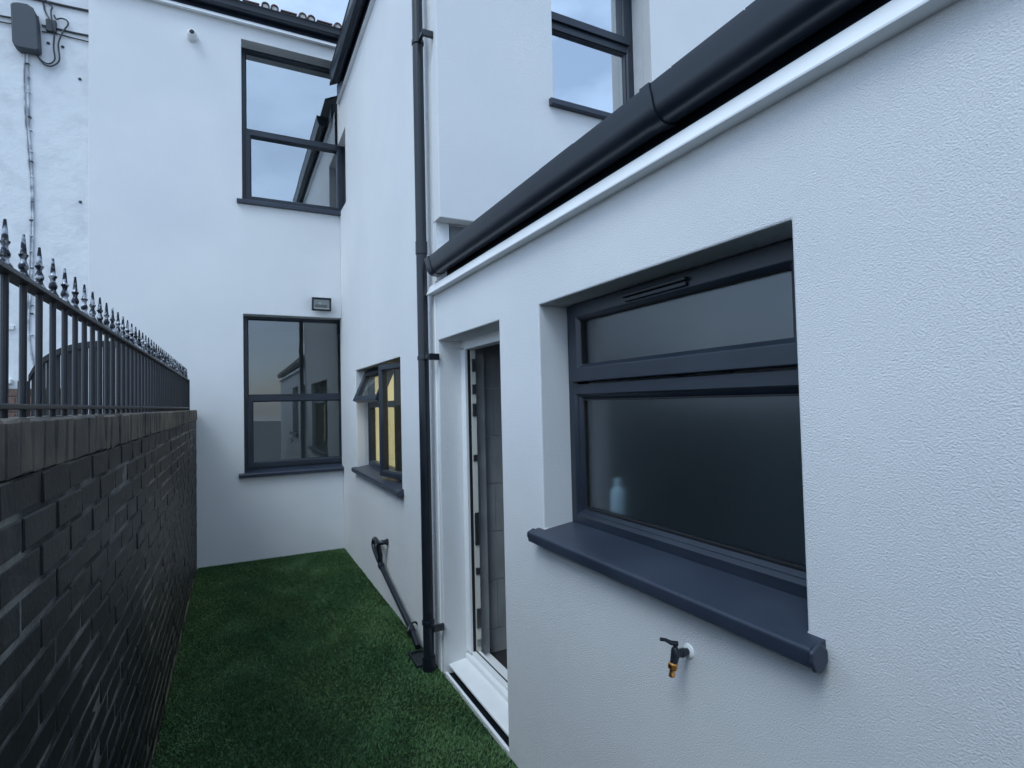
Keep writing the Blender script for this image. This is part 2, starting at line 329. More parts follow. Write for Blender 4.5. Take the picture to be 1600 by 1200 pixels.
def XM(xf): return lambda u, z, d: (xf-d, u, z)      # windows in walls facing -x
def YM(yf): return lambda u, z, d: (u, yf-d, z)      # windows in walls facing -y
def sill_x(parent, y0, y1, yi0, yi1, xin, zt, proj=0.052, th=0.045, material='sill'):
    mb = MB()
    mb.prism([(0.0, yi0, zt-0.03), (0.0, yi0, zt-0.006), (xin, yi0, zt+0.012), (xin, yi0, zt-0.03)], (0, yi1-yi0, 0))
    prof = [(0.0, zt-0.006), (-proj+0.010, zt-0.012), (-proj+0.004, zt-0.0145), (-proj+0.001, zt-0.018), (-proj, zt-0.024), (-proj+0.002, zt-0.012-th), (-proj+0.012, zt-0.018-th), (0.0, zt-0.018-th)]
    mb.prism([(x, y0, z) for x, z in prof], (0, y1-y0, 0))
    return mb.build('sill', material, parent, smooth=True)
def end_cap_x(parent, y, zt, proj, th, w=0.012):
    c = (-proj/2, zt-0.012-th/2); pts = []
    for a, r in ((90, .62), (150, .66), (185, .60), (230, .64), (270, .62), (330, .5), (30, .5)):
        pts.append((min(0.0025, c[0]+math.cos(R(a))*proj*r*0.95), y, c[1]+math.sin(R(a))*th*r*1.12))
    MB().prism(pts, (0, w, 0)).build('sill_end_cap', 'sill', parent, bevel=0.006, seg=3)
def sill_y(parent, x0, x1, xi0, xi1, yface, yin, zt, proj=0.05, th=0.04, material='sill'):
    mb = MB()
    mb.prism([(xi0, yface, zt-0.03), (xi0, yface, zt-0.006), (xi0, yin, zt+0.014), (xi0, yin, zt-0.03)], (xi1-xi0, 0, 0))
    prof = [(yface, zt-0.006), (yface-proj+0.010, zt-0.012), (yface-proj, zt-0.022), (yface-proj+0.002, zt-0.012-th), (yface-proj+0.012, zt-0.016-th), (yface, zt-0.016-th)]
    mb.prism([(x0, y, z) for y, z in prof], (x1-x0, 0, 0))
    return mb.build('sill', material, parent)

# --- upper rear window: fixed light above, sash below with trickle vent
def rear_window(win, name, ysurf, z_mid, glass, right, label=None):
    u0, u1, z0, z1 = win; u1 = right
    w = part_empty(name, house, (u0, ysurf, z0)); mp_ = YM(ysurf+0.068)
    f = MB(); f.ring(mp_, u0-0.004, u1, z0+0.010, z1+0.02, frame_prof(0.058, 0.068)); f.mbox(mp_, u0+0.05, u1-0.05, z_mid-0.035, z_mid+0.035, 0.0, 0.066)
    f.build('frame', 'anthracite', w, bevel=0.002)
    s = MB(); s.ring(mp_, u0+0.036, u1-0.040, z0+0.046, z_mid+0.010, frame_prof(0.062, 0.086)); s.build('sash', 'anthracite', w, bevel=0.002)
    MB().mbox(mp_, u0+0.34, u0+0.66, z_mid+0.014, z_mid+0.028, 0.066, 0.078).build('trickle_vent', 'black_plastic', w, bevel=0.002)
    MB().mbox(mp_, u0+0.05, u1-0.05, z_mid+0.03, z1-0.03, 0.024, 0.032).build('pane', glass, w)
    MB().mbox(mp_, u0+0.09, u1-0.09, z0+0.10, z_mid-0.045, 0.030, 0.038).build('pane', glass, w)
    return w
uw = rear_window(UW, 'rear_window', 6.827, 4.82, 'glass_upper', 0.098)
tag(uw, label='tall upper rear window touching the side wall')
sill_y(uw, -1.10, 0.055, UW[0]+0.002, 0.096, YB, 6.83, UW[2]+0.012, proj=0.045, th=0.042)
MB().box(-0.012, 0.092, 6.612, 6.628, 3.912, 3.975).build('sill_end_cap', 'sill', uw, bevel=0.004)
lw = rear_window(LW, 'rear_window', 6.827, 1.78, 'glass_clear', 0.098); tag(lw, label='tall lower rear window at ground floor')
sill_y(lw, -1.10, -0.002, LW[0]+0.002, -0.002, YB, 6.83, LW[2]+0.012)
room('upper_room', house, -2.3, 1.2, 7.0, 9.6, 3.2, 5.95, 'plaster', 'y0')
room('dining_room', house, -2.3, 1.2, 7.0, 9.6, 0.0, 2.9, 'plaster', 'y0')

# --- outrigger end window
ew = part_empty('end_window', house, (EW[0], 3.386, EW[2])); mp_ = YM(3.386+0.068)
f = MB(); f.ring(mp_, EW[0]-0.004, EW[1]+0.004, EW[2]+0.010, EW[3]+0.004, frame_prof(0.07, 0.068)); f.mbox(mp_, EW[0]+0.06, EW[1]-0.06, 4.430, 4.500, 0, 0.066)
f.build('frame', 'anthracite', ew, bevel=0.002)
MB().ring(mp_, EW[0]+0.045, EW[1]-0.045, 4.485, EW[3]-0.04, frame_prof(0.068, 0.088)).build('sash', 'anthracite', ew, bevel=0.003)
MB().ring(mp_, EW[0]+0.066, EW[1]-0.066, EW[2]+0.075, 4.434, frame_prof(0.022, 0.052, 0.016)).build('glazing_bead', 'anthracite', ew, bevel=0.002)
MB().mbox(mp_, EW[0]+0.09, EW[1]-0.09, 4.54, EW[3]-0.09, 0.030, 0.040).build('pane', 'glass_end', ew)
MB().mbox(mp_, EW[0]+0.07, EW[1]-0.07, EW[2]+0.08, 4.43, 0.022, 0.032).build('pane', 'glass_end', ew)
sill_y(ew, EW[0]-0.04, EW[1]+0.04, EW[0]+0.002, EW[1]-0.002, Y1, 3.39, EW[2]+0.012, proj=0.045, th=0.04)
room('rear_bedroom', house, 0.35, 3.6, 3.48, 6.4, 3.0, 5.28, 'plaster', 'y0')

# --- kitchen window: fixed light with an open fanlight above, and a side-hung casement ajar
kw = part_empty('kitchen_window', house, (0.12, KW[0], KW[2])); mp_ = XM(0.12+0.068)
f = MB(); f.ring(mp_, KW[0]-0.004, KW[1]+0.004, KW[2]+0.010, KW[3]+0.004, frame_prof(0.055, 0.068))
f.mbox(mp_, 4.755, 4.795, KW[2]+0.05, KW[3]-0.04, 0, 0.067); f.mbox(mp_, 4.80, KW[1]-0.04, 1.640, 1.700, 0, 0.065)
f.build('frame', 'anthracite', kw, bevel=0.002)
MB().mbox(mp_, 4.80, KW[1]-0.045, KW[2]+0.05, 1.645, 0.020, 0.030).build('pane', 'glass_kitchen', kw)
def hinge_sash(name, parent, u0, u1, z0, z1, pivot, axis, ang, prof_w=0.055):
    # local: mapping then rotation about a hinge line
    mpl = XM(0.12+0.030); Rm = Matrix.Translation(pivot) @ Matrix.Rotation(ang, 4, axis) @ Matrix.Translation(-Vector(pivot))
    q = lambda u, z, d: tuple(Rm @ Vector(mpl(u, z, d)))
    o = MB().ring(q, u0, u1, z0, z1, frame_prof(prof_w, 0.062)).build(name, 'anthracite', parent, bevel=0.002)
    MB().mbox(q, u0+prof_w-0.01, u1-prof_w+0.01, z0+prof_w-0.01, z1-prof_w+0.01, 0.022, 0.032).build('pane', 'glass_kitchen', parent)
    return q
hinge_sash('casement', kw, 4.160, 4.775, KW[2]+0.035, KW[3]-0.022, (0.12, 4.165, 1.5), 'Z', R(10.5))
hinge_sash('fanlight', kw, 4.810, KW[1]-0.03, 1.672, KW[3]-0.022, (0.12, 5.0, KW[3]-0.03), 'Y', R(24))
MB().tube([(0.16, 4.70, 1.50), (0.20, 4.70, 1.50), (0.205, 4.70, 1.47), (0.205, 4.69, 1.39)], 0.008, 8).build('window_handle', 'white_trim', kw, smooth=True)
sill_x(kw, KW[0]-0.045, KW[1]+0.045, KW[0]+0.002, KW[1]-0.002, 0.125, KW[2]+0.008, proj=0.05, th=0.04)
end_cap_x(kw, KW[0]-0.056, KW[2]+0.008, 0.054, 0.046)
room('kitchen', house, 0.2015, 2.9, 3.65, 6.55, 0.0, 2.35, 'cream', 'x0')
MB().box(0.9, 2.85, 6.23, 6.545, 1.45, 2.15).build('wall_cupboard', 'cupboard', house, bevel=0.004)
MB().box(0.9, 2.85, 5.95, 6.545, 0.02, 0.90).build('base_cupboard', 'cupboard', house, bevel=0.004)
MB().box(0.88, 2.87, 5.92, 6.546, 0.902, 0.94).build('worktop', 'worktop', house, bevel=0.004)
MB().box(0.205, 0.62, 3.70, 5.90, 0.86, 0.90).build('worktop', 'worktop', house, bevel=0.004)

# --- eaves of the main wall
MB().prism([(-2.45, 6.606, 5.940), (-2.45, 6.605, 5.946), (-2.45, 6.650, 6.001), (-2.45, 6.672, 6.001), (-2.45, 6.672, 5.952)], (2.43, 0, 0)).build('white_trim_strip', 'white_trim', house, bevel=0.001)
MB().box(-2.45, 0.06, 6.682, 6.70, 5.992, 6.15).build('fascia', 'navy_fascia', house)
gp = [(6.638, 6.118), (6.638, 6.060), (6.615, 6.040), (6.560, 6.036), (6.532, 6.052), (6.524, 6.112), (6.516, 6.122), (6.520, 6.128), (6.532, 6.126), (6.536, 6.06), (6.560, 6.046), (6.612, 6.048), (6.628, 6.064), (6.630, 6.118)]
MB().prism([(-2.45, y+0.042, z+0.022) for y, z in gp], (2.46, 0, 0)).build('gutter', 'gutter', house, smooth=True)
roof = MB().prism([(-2.6, 6.64, 6.155), (-2.6, 6.64, 6.185), (-2.6, 9.4, 7.38), (-2.6, 9.4, 7.32)], (6.6, 0, 0)).build('roof', 'tile_roof', house)
# interlocking clay tiles along the eaves: two open rolls and a flat pan each
def tile_mesh():
    mb = MB(); pr = 0.392; L_ = Vector((0, 0.30, 0.128))
    def strip(pts, t):
        k = len(pts); outer = [Vector((x, 0, z)) for x, z in pts]
        nv = []
        for i in range(k):
            d = (outer[min(i+1, k-1)]-outer[max(i-1, 0)]).normalized(); nv.append(outer[i]+Vector((d.z, 0, -d.x))*t)
        prof = outer + nv[::-1]; mb.prism(prof, L_)
    def roll(cx, r=0.044): return [(cx+r*math.cos(R(a)), 0.014+r*1.05*math.sin(R(a))) for a in (200, 180, 155, 125, 90, 55, 25, 0, -20)]
    strip(roll(0.045), 0.013); strip(roll(0.139), 0.013)
    strip([(0.205, 0.022), (0.376, 0.022)], 0.014)
    return mb.mesh('roof_tile')
tm = tile_mesh(); tm.materials.append(M['tile_roof'])
pm = MB().prism([(0.029*math.cos(R(a)), 0.012, 0.014+0.029*math.sin(R(a))) for a in range(-30, 211, 30)], (0, 0.02, 0.006))
pmm = pm.mesh('tile_bedding'); pmm.materials.append(M['cement'])
x = -0.840
for k in range(-4, 4):
    t = link('roof_tile', tm, None, roof, (x+k*0.394, 6.585, 6.174+random.uniform(-.003, .003)))
    for cx in (0.045, 0.139): link('tile_bedding', pmm, None, roof, (x+k*0.394+cx, 6.585, 6.174))
# --- eaves of the outrigger side wall
MB().prism([(-0.036, 3.10, 5.255), (-0.034, 3.10, 5.266), (-0.020, 3.10, 5.311), (0.004, 3.10, 5.311), (0.004, 3.10, 5.255)], (0, 3.52, 0)).build('white_trim_strip', 'white_trim', house, bevel=0.001)
MB().box(-0.022, 0.004, 3.10, 6.638, 5.312, 5.49).build('fascia', 'navy_fascia', house)
gq = [(-0.024, 5.455), (-0.024, 5.385), (-0.045, 5.350), (-0.085, 5.335), (-0.125, 5.350), (-0.143, 5.385), (-0.148, 5.455), (-0.156, 5.463), (-0.152, 5.470), (-0.140, 5.466), (-0.134, 5.388), (-0.119, 5.358), (-0.085, 5.345), (-0.050, 5.358), (-0.033, 5.388), (-0.032, 5.455)]
og = MB().prism([(a, 3.0, z) for a, z in gq], (0, 3.33, 0)).build('gutter', 'gutter', house, smooth=True)
MB().prism([(a, 6.318, z) for a, z in [(-0.022, 5.46), (-0.022, 5.38), (-0.045, 5.345), (-0.085, 5.330), (-0.128, 5.346), (-0.149, 5.385), (-0.154, 5.46)]], (0, 0.016, 0)).build('stop_end', 'gutter', og)
MB().prism([(-0.10, 2.98, 5.49), (-0.10, 2.98, 5.52), (3.2, 2.98, 7.2), (3.2, 2.98, 7.16)], (0, 3.7, 0)).build('outrigger_roof', 'slate', house)

# ------------------------------------------------------------------ single-storey extension
ext = thing('rear_extension', (0.0, 0.4, 0.0), 'single-storey white textured extension with frosted window and open doorway on the right', 'extension')
BW = (0.814, 1.981, 1.135, 2.067); DW = (2.367, 3.249, 0.0, 2.059)
grid_wall('x', 0.0, 0.30, (-2.6, 3.300), (0.0, 2.405), [BW, DW]).build('side_wall', 'render', ext, bevel=0.006)
MB().box(-0.006, 0.03, 3.290, 3.301, 0.0, 2.40).build('corner_bead', 'white_trim', ext, bevel=0.002)
MB().box(0.02, 0.28, -2.6, 3.30, -0.049, -0.002).build('foundation', 'black_plastic', ext)
# bathroom window
bw = part_empty('bathroom_window', ext, (0.14, BW[0], BW[2])); mp_ = XM(0.14+0.070)
f = MB(); f.ring(mp_, BW[0]-0.004, BW[1]+0.004, BW[2]+0.010, BW[3]+0.045, frame_prof(0.052, 0.070)); f.mbox(mp_, BW[0]+0.04, BW[1]-0.04, 1.690, 1.732, 0, 0.069)
f.build('frame', 'anthracite', bw, bevel=0.002)
MB().ring(mp_, BW[0]+0.034, BW[1]-0.034, 1.742, BW[3]-0.003, frame_prof(0.070, 0.086, 0.014)).build('fanlight', 'anthracite', bw, bevel=0.003)
MB().ring(mp_, BW[0]+0.046, BW[1]-0.046, BW[2]+0.056, 1.694, frame_prof(0.026, 0.056, 0.018)).build('glazing_bead', 'anthracite', bw, bevel=0.002)
MB().ring(mp_, BW[0]+0.070, BW[1]-0.070, BW[2]+0.080, 1.670, [(0,0.03),(0,0.046),(0.006,0.046),(0.006,0.03)]).build('gasket', 'grey_seal', bw)
MB().ring(mp_, BW[0]+0.100, BW[1]-0.100, 1.808, BW[3]-0.069, [(0,0.03),(0,0.066),(0.006,0.066),(0.006,0.03)]).build('gasket', 'grey_seal', bw)
MB().mbox(mp_, BW[0]+0.065, BW[1]-0.065, BW[2]+0.075, 1.675, 0.030, 0.038).build('pane', 'glass_frosted', bw)
MB().mbox(mp_, BW[0]+0.095, BW[1]-0.095, 1.803, BW[3]-0.065, 0.046, 0.054).build('pane', 'glass_frosted', bw)
v = MB(); v.mbox(mp_, 1.258, 1.568, 2.030, 2.042, 0.085, 0.104); v.mbox(mp_, 1.262, 1.564, 2.014, 2.0295, 0.085, 0.096)
v.build('trickle_vent', 'black_plastic', bw, bevel=0.003)
sill_x(bw, 0.772, 2.022, BW[0]+0.002, BW[1]-0.002, 0.145, BW[2]+0.006, proj=0.055, th=0.042)
end_cap_x(bw, 0.762, BW[2]+0.006, 0.057, 0.048, 0.012)
end_cap_x(bw, 2.020, BW[2]+0.006, 0.054, 0.040, 0.008)
# doorway: white frame, threshold, keeps
dr = part_empty('doorway', ext, (0.15, DW[0], 0.0)); mp_ = XM(0.15+0.070)
f = MB()
for (a, b2) in ((DW[1]-0.062, DW[1]+0.004), (DW[0]-0.004, DW[0]+0.062)): f.mbox(mp_, a, b2, 0.12, DW[3]-0.045, 0, 0.070)
f.mbox(mp_, DW[0]-0.004, DW[1]+0.004, DW[3]-0.060, DW[3]+0.01, 0, 0.070)
f.build('door_frame', 'white_trim', dr, bevel=0.004)
MB().mbox(mp_, DW[1]-0.066, DW[1]-0.0615, 0.13, DW[3]-0.06, 0.034, 0.052).build('gasket', 'grey_seal', dr)
f = MB(); f.mbox(mp_, DW[1]-0.072, DW[1]-0.0622, 0.13, DW[3]-0.06, 0.001, 0.032); f.build('rebate_strip', 'cupboard', dr)
for z0, z1 in ((0.16, 0.20), (0.27, 0.39), (0.60, 0.64), (0.78, 0.98), (1.30, 1.34), (1.58, 1.66), (1.72, 1.78), (1.86, 1.94)):
    MB().mbox(mp_, DW[1]-0.078, DW[1]-0.0722, z0, z1, 0.003, 0.030).build('lock_keep', 'steel', dr, bevel=0.001)
# threshold (three steps) and the white cill below, with a dark gap above a thin strip on the lawn
t = MB(); t.prism([(0.03, DW[0]+0.001, 0.062), (0.03, DW[0]+0.001, 0.048), (0.30, DW[0]+0.001, 0.048), (0.30, DW[0]+0.001, 0.075), (0.13, DW[0]+0.001, 0.075)], (0, DW[1]-DW[0]-0.002, 0))
t.build('door_cill', 'white_trim', dr, bevel=0.004)
t = MB(); t.box(0.140, 0.225, DW[0]+0.001, DW[1]-0.001, 0.076, 0.105); t.box(0.165, 0.215, DW[0]+0.001, DW[1]-0.001, 0.1055, 0.128)
t.build('threshold', 'white_trim', dr, bevel=0.004)
MB().box(0.185, 0.19, DW[0]+0.001, DW[1]-0.001, 0.1285, 0.134).build('threshold_seal', 'grey_seal', dr)
MB().box(0.004, 0.020, DW[0]+0.001, DW[1]-0.001, -0.04, 0.020).build('edge_strip', 'white_trim', dr, bevel=0.003)
MB().box(0.06, 0.30, DW[0]+0.001, DW[1]-0.001, -0.045, 0.030).build('step_base', 'grey_seal', dr)
# bathroom interior seen through the doorway
ti = MB().box(0.301, 2.6, 3.298, 3.32, 0.0, 2.4).build('tiled_wall', 'grout', ext)
tmesh = MB().box(0, 0.597, -0.008, 0, 0, 0.308).mesh('wall_tile'); tmesh.materials.append(M['wall_tile'])
smesh = MB().box(0, 0.085, -0.008, 0, 0, 0.308).mesh('wall_tile'); smesh.materials.append(M['wall_tile'])
# the tiled return starts right behind the frame
MB().box(0.2215, 0.3005, 3.232, 3.2485, 0.03, 2.055).build('inner_reveal', 'wall_tile', ext)
for r_ in range(8):
    z = -0.115 + r_*0.3125
    xs = [(0.302, smesh), (0.39, tmesh), (0.99, tmesh), (1.59, tmesh)] if r_ % 2 == 1 else [(0.302, tmesh), (0.902, tmesh), (1.502, tmesh)]
    for xx, me in xs: link('wall_tile', me, None, ti, (xx, 3.297, z))
room('bathroom', ext, 0.302, 2.65, -1.6, 3.33, 0.03, 2.36, 'plaster', 'x0')
MB().box(0.301, 2.6, -1.55, 3.29, 0.031, 0.045).build('bathroom_floor', 'dark_floor', ext)
MB().box(0.212, 0.300, BW[0]+0.002, BW[1]-0.002, BW[2]+0.001, BW[2]+0.02).build('inner_sill', 'cupboard', ext)
# extension eaves
MB().prism([(-0.046, -2.7, 2.352), (-0.047, -2.7, 2.357), (-0.019, -2.7, 2.412), (0.004, -2.7, 2.412), (0.004, -2.7, 2.352)], (0, 6.035, 0)).build('white_trim_strip', 'white_trim', ext, bevel=0.001)
MB().box(0.036, 0.058, -2.7, 3.165, 2.4055, 2.57).build('fascia', 'navy_fascia', ext)
def gut(cx, cz, w, h, t, n=14, p=2.6):
    o_ = []; i_ = []
    for k in range(n+1):
        a = math.pi*k/n; c_, s_ = math.cos(a), math.sin(a)
        e_ = lambda v, q: math.copysign(abs(v)**(2/p), v)*q
        o_.append((cx-e_(c_, w), cz-e_(s_, h))); i_.append((cx-e_(c_, w-t), cz-e_(s_, h-t)))
    return [(o_[0][0]-0.006, cz+0.004), (o_[0][0]-0.006, cz-0.008)] + o_[1:] + [(cx+w, cz+0.004), (cx+w-t, cz+0.004)] + i_[::-1][1:] + [(cx-w+t, cz+0.006)]
gprof = gut(-0.026, 2.546, 0.058, 0.094, 0.006)
eg = MB().prism([(a, -2.7, z) for a, z in gprof], (0, 5.86, 0)).build('gutter', 'gutter', ext, smooth=True)
def gutter_band(y0, y1, k, name):
    pts = gut(-0.026, 2.546+0.004, 0.058+k, 0.098+k, 0.006)[:18]
    MB().prism([(a, y0, z) for a, z in pts], (0, y1-y0, 0)).build(name, 'gutter', eg, smooth=True)
gutter_band(1.165, 1.205, 0.005, 'union_bracket'); gutter_band(3.13, 3.205, 0.004, 'stop_end'); gutter_band(-0.9, -0.86, 0.005, 'union_bracket')
er = MB().prism([(-0.03, -2.7, 2.575), (-0.03, -2.7, 2.585), (2.7, -2.7, 3.38), (2.7, -2.7, 3.34)], (0, 5.86, 0)).build('roof', 'slate', ext)
sl = MB().box(0, 0.30, 0, 0.246, 0, 0.008).mesh('slate'); sl.materials.append(M['slate'])
for i in range(24):
    o = link('slate', sl, None, er, (-0.035, 3.14-0.25*(i+1), 2.588+random.uniform(0, .003))); o.rotation_euler = (0, -math.atan(0.29), 0)
MB().prism([(0.10, 3.262, 2.60), (0.10, 3.262, 2.80), (0.75, 3.262, 2.812), (0.75, 3.262, 2.80)], (0, 0.012, 0)).build('lead_flashing', 'lead', ext)
c_ = MB()
for i in range(9):
    xx = -0.03+i*0.05; zz = 2.580+0.29*(xx+0.03); c_.box(xx, xx+0.052, 3.150+random.uniform(-.008, .008), 3.27, zz-0.05, zz+random.uniform(0.012, 0.040))
c_.build('mortar_fillet', 'cement', ext, bevel=0.006)

# ------------------------------------------------------------------ brick boundary wall on the left
XL = -1.493; TOP = 1.655
bwall = thing('boundary_wall', (XL-0.11, 2.5, 0.0), 'black painted brick boundary wall with brick-on-edge coping along the left', 'wall')
Y0W, Y1W = -2.4, 6.64
MB().box(XL-0.214, XL-0.0035, Y0W, Y1W, -0.04, 1.546).build('mortar_core', 'mortar', bwall)
MB().box(XL-0.214, XL-0.014, Y0W, Y1W, 1.546, TOP-0.012).build('coping_mortar', 'black_brick', bwall)
def brick_mesh(L_, H_, D_, seed, ch=0.004):
    bm = bmesh.new(); bmesh.ops.create_cube(bm, size=1.0)
    for vv in bm.verts: vv.co = Vector((vv.co.x*D_, vv.co.y*L_, vv.co.z*H_))
    bmesh.ops.bevel(bm, geom=list(bm.edges), offset=ch, segments=1, affect='EDGES')
    rr_ = random.Random(seed)
    for vv in bm.verts: vv.co += Vector((rr_.uniform(-1, 1), rr_.uniform(-1, 1), rr_.uniform(-1, 1)))*0.0016
    me = bpy.data.meshes.new('brick'); bm.to_mesh(me); bm.free(); return me
bmeshes = [brick_mesh(0.214, 0.064, 0.05, 10+i) for i in range(5)]
for me in bmeshes: me.materials.append(M['black_brick'])
cmeshes = [brick_mesh(0.0635, 0.104, 0.226, 50+i) for i in range(5)]
for me in cmeshes: me.materials.append(M['coping_brick'])
spots = []
nc = 20
for c in range(nc):
    z = 1.546-0.075*(c+0.5)+0.004
    off = 0.1125 if c % 2 else 0.0
    y = Y0W+0.11+off+0.03
    while y < Y1W-0.09:
        spots.append((y, z)); y += 0.225
def shown(s):      # how large a brick shows from the yard: nearer ones first, those behind the viewer last
    y, z = s; d = Vector((XL+1.1386, y, z-1.6662)); f_ = d.dot(_f)
    if f_ < 0.3: return 0
    xr = d.dot(_r)/f_; zr = d.dot(_u)/f_
    if abs(xr) > 1.02 or abs(zr) > 0.80: return 0.001/f_
    return 0.36/(d.length**2)*abs(d.x)/d.length
spots.sort(key=shown, reverse=True)
for y, z in spots[:300]:
    o = link('brick', random.choice(bmeshes), None, bwall, (XL-0.025+random.uniform(-.0025, .0015), y+random.uniform(-.002, .002), z+random.uniform(-.0015, .0015)))
    o.rotation_euler = (random.uniform(-.008, .008), random.uniform(-.01, .01), random.uniform(-.008, .008))
rest = MB(); tv = [v_.co.copy() for v_ in bmeshes[0].vertices]; tfc = [tuple(p.vertices) for p in bmeshes[0].polygons]
for y, z in spots[300:]:
    o_ = Vector((XL-0.025+random.uniform(-.0025, .0015), y, z)); rest.add([p+o_ for p in tv], tfc)
o = rest.build('far_bricks', 'black_brick', bwall); o['kind'] = 'stuff'
y = Y0W+0.04+0.02
while y < Y1W-0.03:
    o = link('coping_brick', random.choice(cmeshes), None, bwall, (XL-0.108+random.uniform(-.002, .002), y, 1.550+0.052+random.uniform(-.0015, .0015)))
    o.rotation_euler = (random.uniform(-.012, .012), random.uniform(-.012, .012), random.uniform(-.01, .01)); y += 0.0752

# ------------------------------------------------------------------ spiked railing on the wall
XR = -1.562
rail = thing('spiked_railing', (XR, 2.5, TOP), 'black metal railing and spear finials with painted silver highlights on top of the brick wall', 'railing')
MB().box(XR-0.019, XR+0.019, -2.3, 6.45, 1.955, 1.967).build('top_rail', 'iron', rail, bevel=0.002)
MB().box(XR-0.019, XR+0.019, -2.3, 6.45, 1.674, 1.686).build('bottom_rail', 'iron', rail, bevel=0.002)
barm = MB().tube([(0, 0, 0), (0, 0, 0.301)], 0.0072, 10).mesh('bar'); barm.materials.append(M['iron'])
fprof = [(0.0145, 0), (0.0150, 0.004), (0.0118, 0.009), (0.0088, 0.014), (0.0072, 0.020), (0.0100, 0.025), (0.0108, 0.030), (0.0085, 0.036), (0.0058, 0.042), (0.0066, 0.048),
         (0.0098, 0.053), (0.0102, 0.056), (0.0070, 0.058), (0.0064, 0.064), (0.0048, 0.082), (0.0032, 0.098), (0.0030, 0.101), (0.0006, 0.1025)]
finm = MB().lathe([(r_*0.92, h_*1.02) for r_, h_ in fprof], n=14).mesh('finial'); finm.materials.append(M['highlight_iron']); shade(finm, 60)
y = 1.480-0.1130*33
while y < 6.42:
    bo = link('bar', barm, None, rail, (XR, y, TOP+0.001)); link('finial', finm, None, bo, (XR, y, 1.9672)); y += 0.1130
for y in (-2.1, 0.4, 6.44):
    MB().box(XR-0.02, XR+0.02, y-0.02, y+0.02, TOP-0.005, 1.969).build('post', 'iron', rail, bevel=0.002)

# ------------------------------------------------------------------ the neighbour's house
nb = thing('neighbouring_house', (-4.2, 6.9, 0.0), 'old white painted neighbouring house behind the railing on the far left', 'house')
NW = (-3.95, -3.062, 1.99, 2.46)
grid_wall('y', 6.77, 0.25, (-4.9, -2.42), (1.90, 6.6), [NW]).build('rear_wall', 'old_paint', nb)
npl = MB().box(-4.9, -2.42, 6.75, 7.02, -0.04, 1.899).build('brick_plinth', 'brown_mortar', nb)
pbm = brick_mesh(0.214, 0.064, 0.05, 91)
pb2 = bpy.data.meshes.new('plinth_brick'); _b = bmesh.new(); _b.from_mesh(pbm); bmesh.ops.rotate(_b, cent=(0,0,0), matrix=Matrix.Rotation(math.pi/2, 3, 'Z'), verts=_b.verts); _b.to_mesh(pb2); _b.free()
pb2.materials.append(M['brown_brick'])
for c in range(5):
    xx = -4.78+(0.1125 if c % 2 else 0)
    while xx < -2.5:
        if xx > -3.5: link('brick', pb2, None, npl, (xx, 6.768, 1.858-0.075*c))
        xx += 0.225
nw = part_empty('window', nb, (-3.5, 6.80, NW[2])); mp_ = YM(6.80+0.06)
MB().ring(mp_, NW[0], NW[1], NW[2], NW[3], frame_prof(0.062, 0.075)).build('frame', 'white_trim', nw, bevel=0.003)
MB().mbox(mp_, NW[0]+0.05, NW[1]-0.05, NW[2]+0.05, NW[3]-0.05, 0.02, 0.03).build('pane', 'glass_clear', nw)
MB().box(NW[0]-0.05, NW[1]+0.05, 6.715, 6.86, 1.945, 1.989).build('sill', 'white_trim', nw, bevel=0.004)
MB().box(NW[0]-0.04, NW[1]+0.06, 6.752, 6.80, 2.461, 2.50).build('lintel', 'old_paint', nw)
room('living_room', nb, -4.8, -2.6, 7.03, 9.0, 0.1, 3.0, 'plaster', 'y0')
MB().prism([(-6.6, 6.55, 6.62), (-6.6, 6.55, 6.66), (-6.6, 9.4, 8.6), (-6.6, 9.4, 8.55)], (4.1, 0, 0)).build('roof', 'slate', nb)

# arched dark gate in the neighbour's yard
gate = thing('arched_gate', (-2.14, 5.62, -0.04), 'dark arched timber gate beyond the railing near the white house', 'gate')
def arch_z(x): 
    k = (x+2.10)/0.50; return 1.86+0.36*math.sqrt(max(0.0, 1-k*k))
n_b = 9
for i in range(n_b):
    a = -2.575+i*0.092; b2 = a+0.086; mb = MB()
    pts = [(a, 5.60, -0.04), (b2, 5.60, -0.04)] + [(b2-(b2-a)*k/4, 5.60, arch_z(b2-(b2-a)*k/4)) for k in range(5)]
    mb.prism(pts, (0, 0.022, 0)).build('board', 'timber', gate, bevel=0.003)
ap = [(-2.59+i*0.033, 5.585, arch_z(max(-2.5999, -2.59+i*0.033))+0.012) for i in range(27)]
mb = MB()
for p0, p1 in zip(ap[:-1], ap[1:]): mb.prism([(p0[0], 5.585, p0[2]-0.03), (p1[0], 5.585, p1[2]-0.03), (p1[0], 5.585, p1[2]+0.02), (p0[0], 5.585, p0[2]+0.02)], (0, 0.05, 0))
mb.build('arched_rail', 'timber', gate)
for z in (0.4, 1.5): MB().box(-2.57, -1.75, 5.623, 5.66, z, z+0.10).build('brace', 'timber', gate, bevel=0.003)
for xg in (-2.655, -1.745+0.0): MB().box(xg-0.0, xg+0.06, 5.58, 5.66, -0.04, 1.92).build('gate_post', 'timber', gate, bevel=0.004) if xg < -2 else None

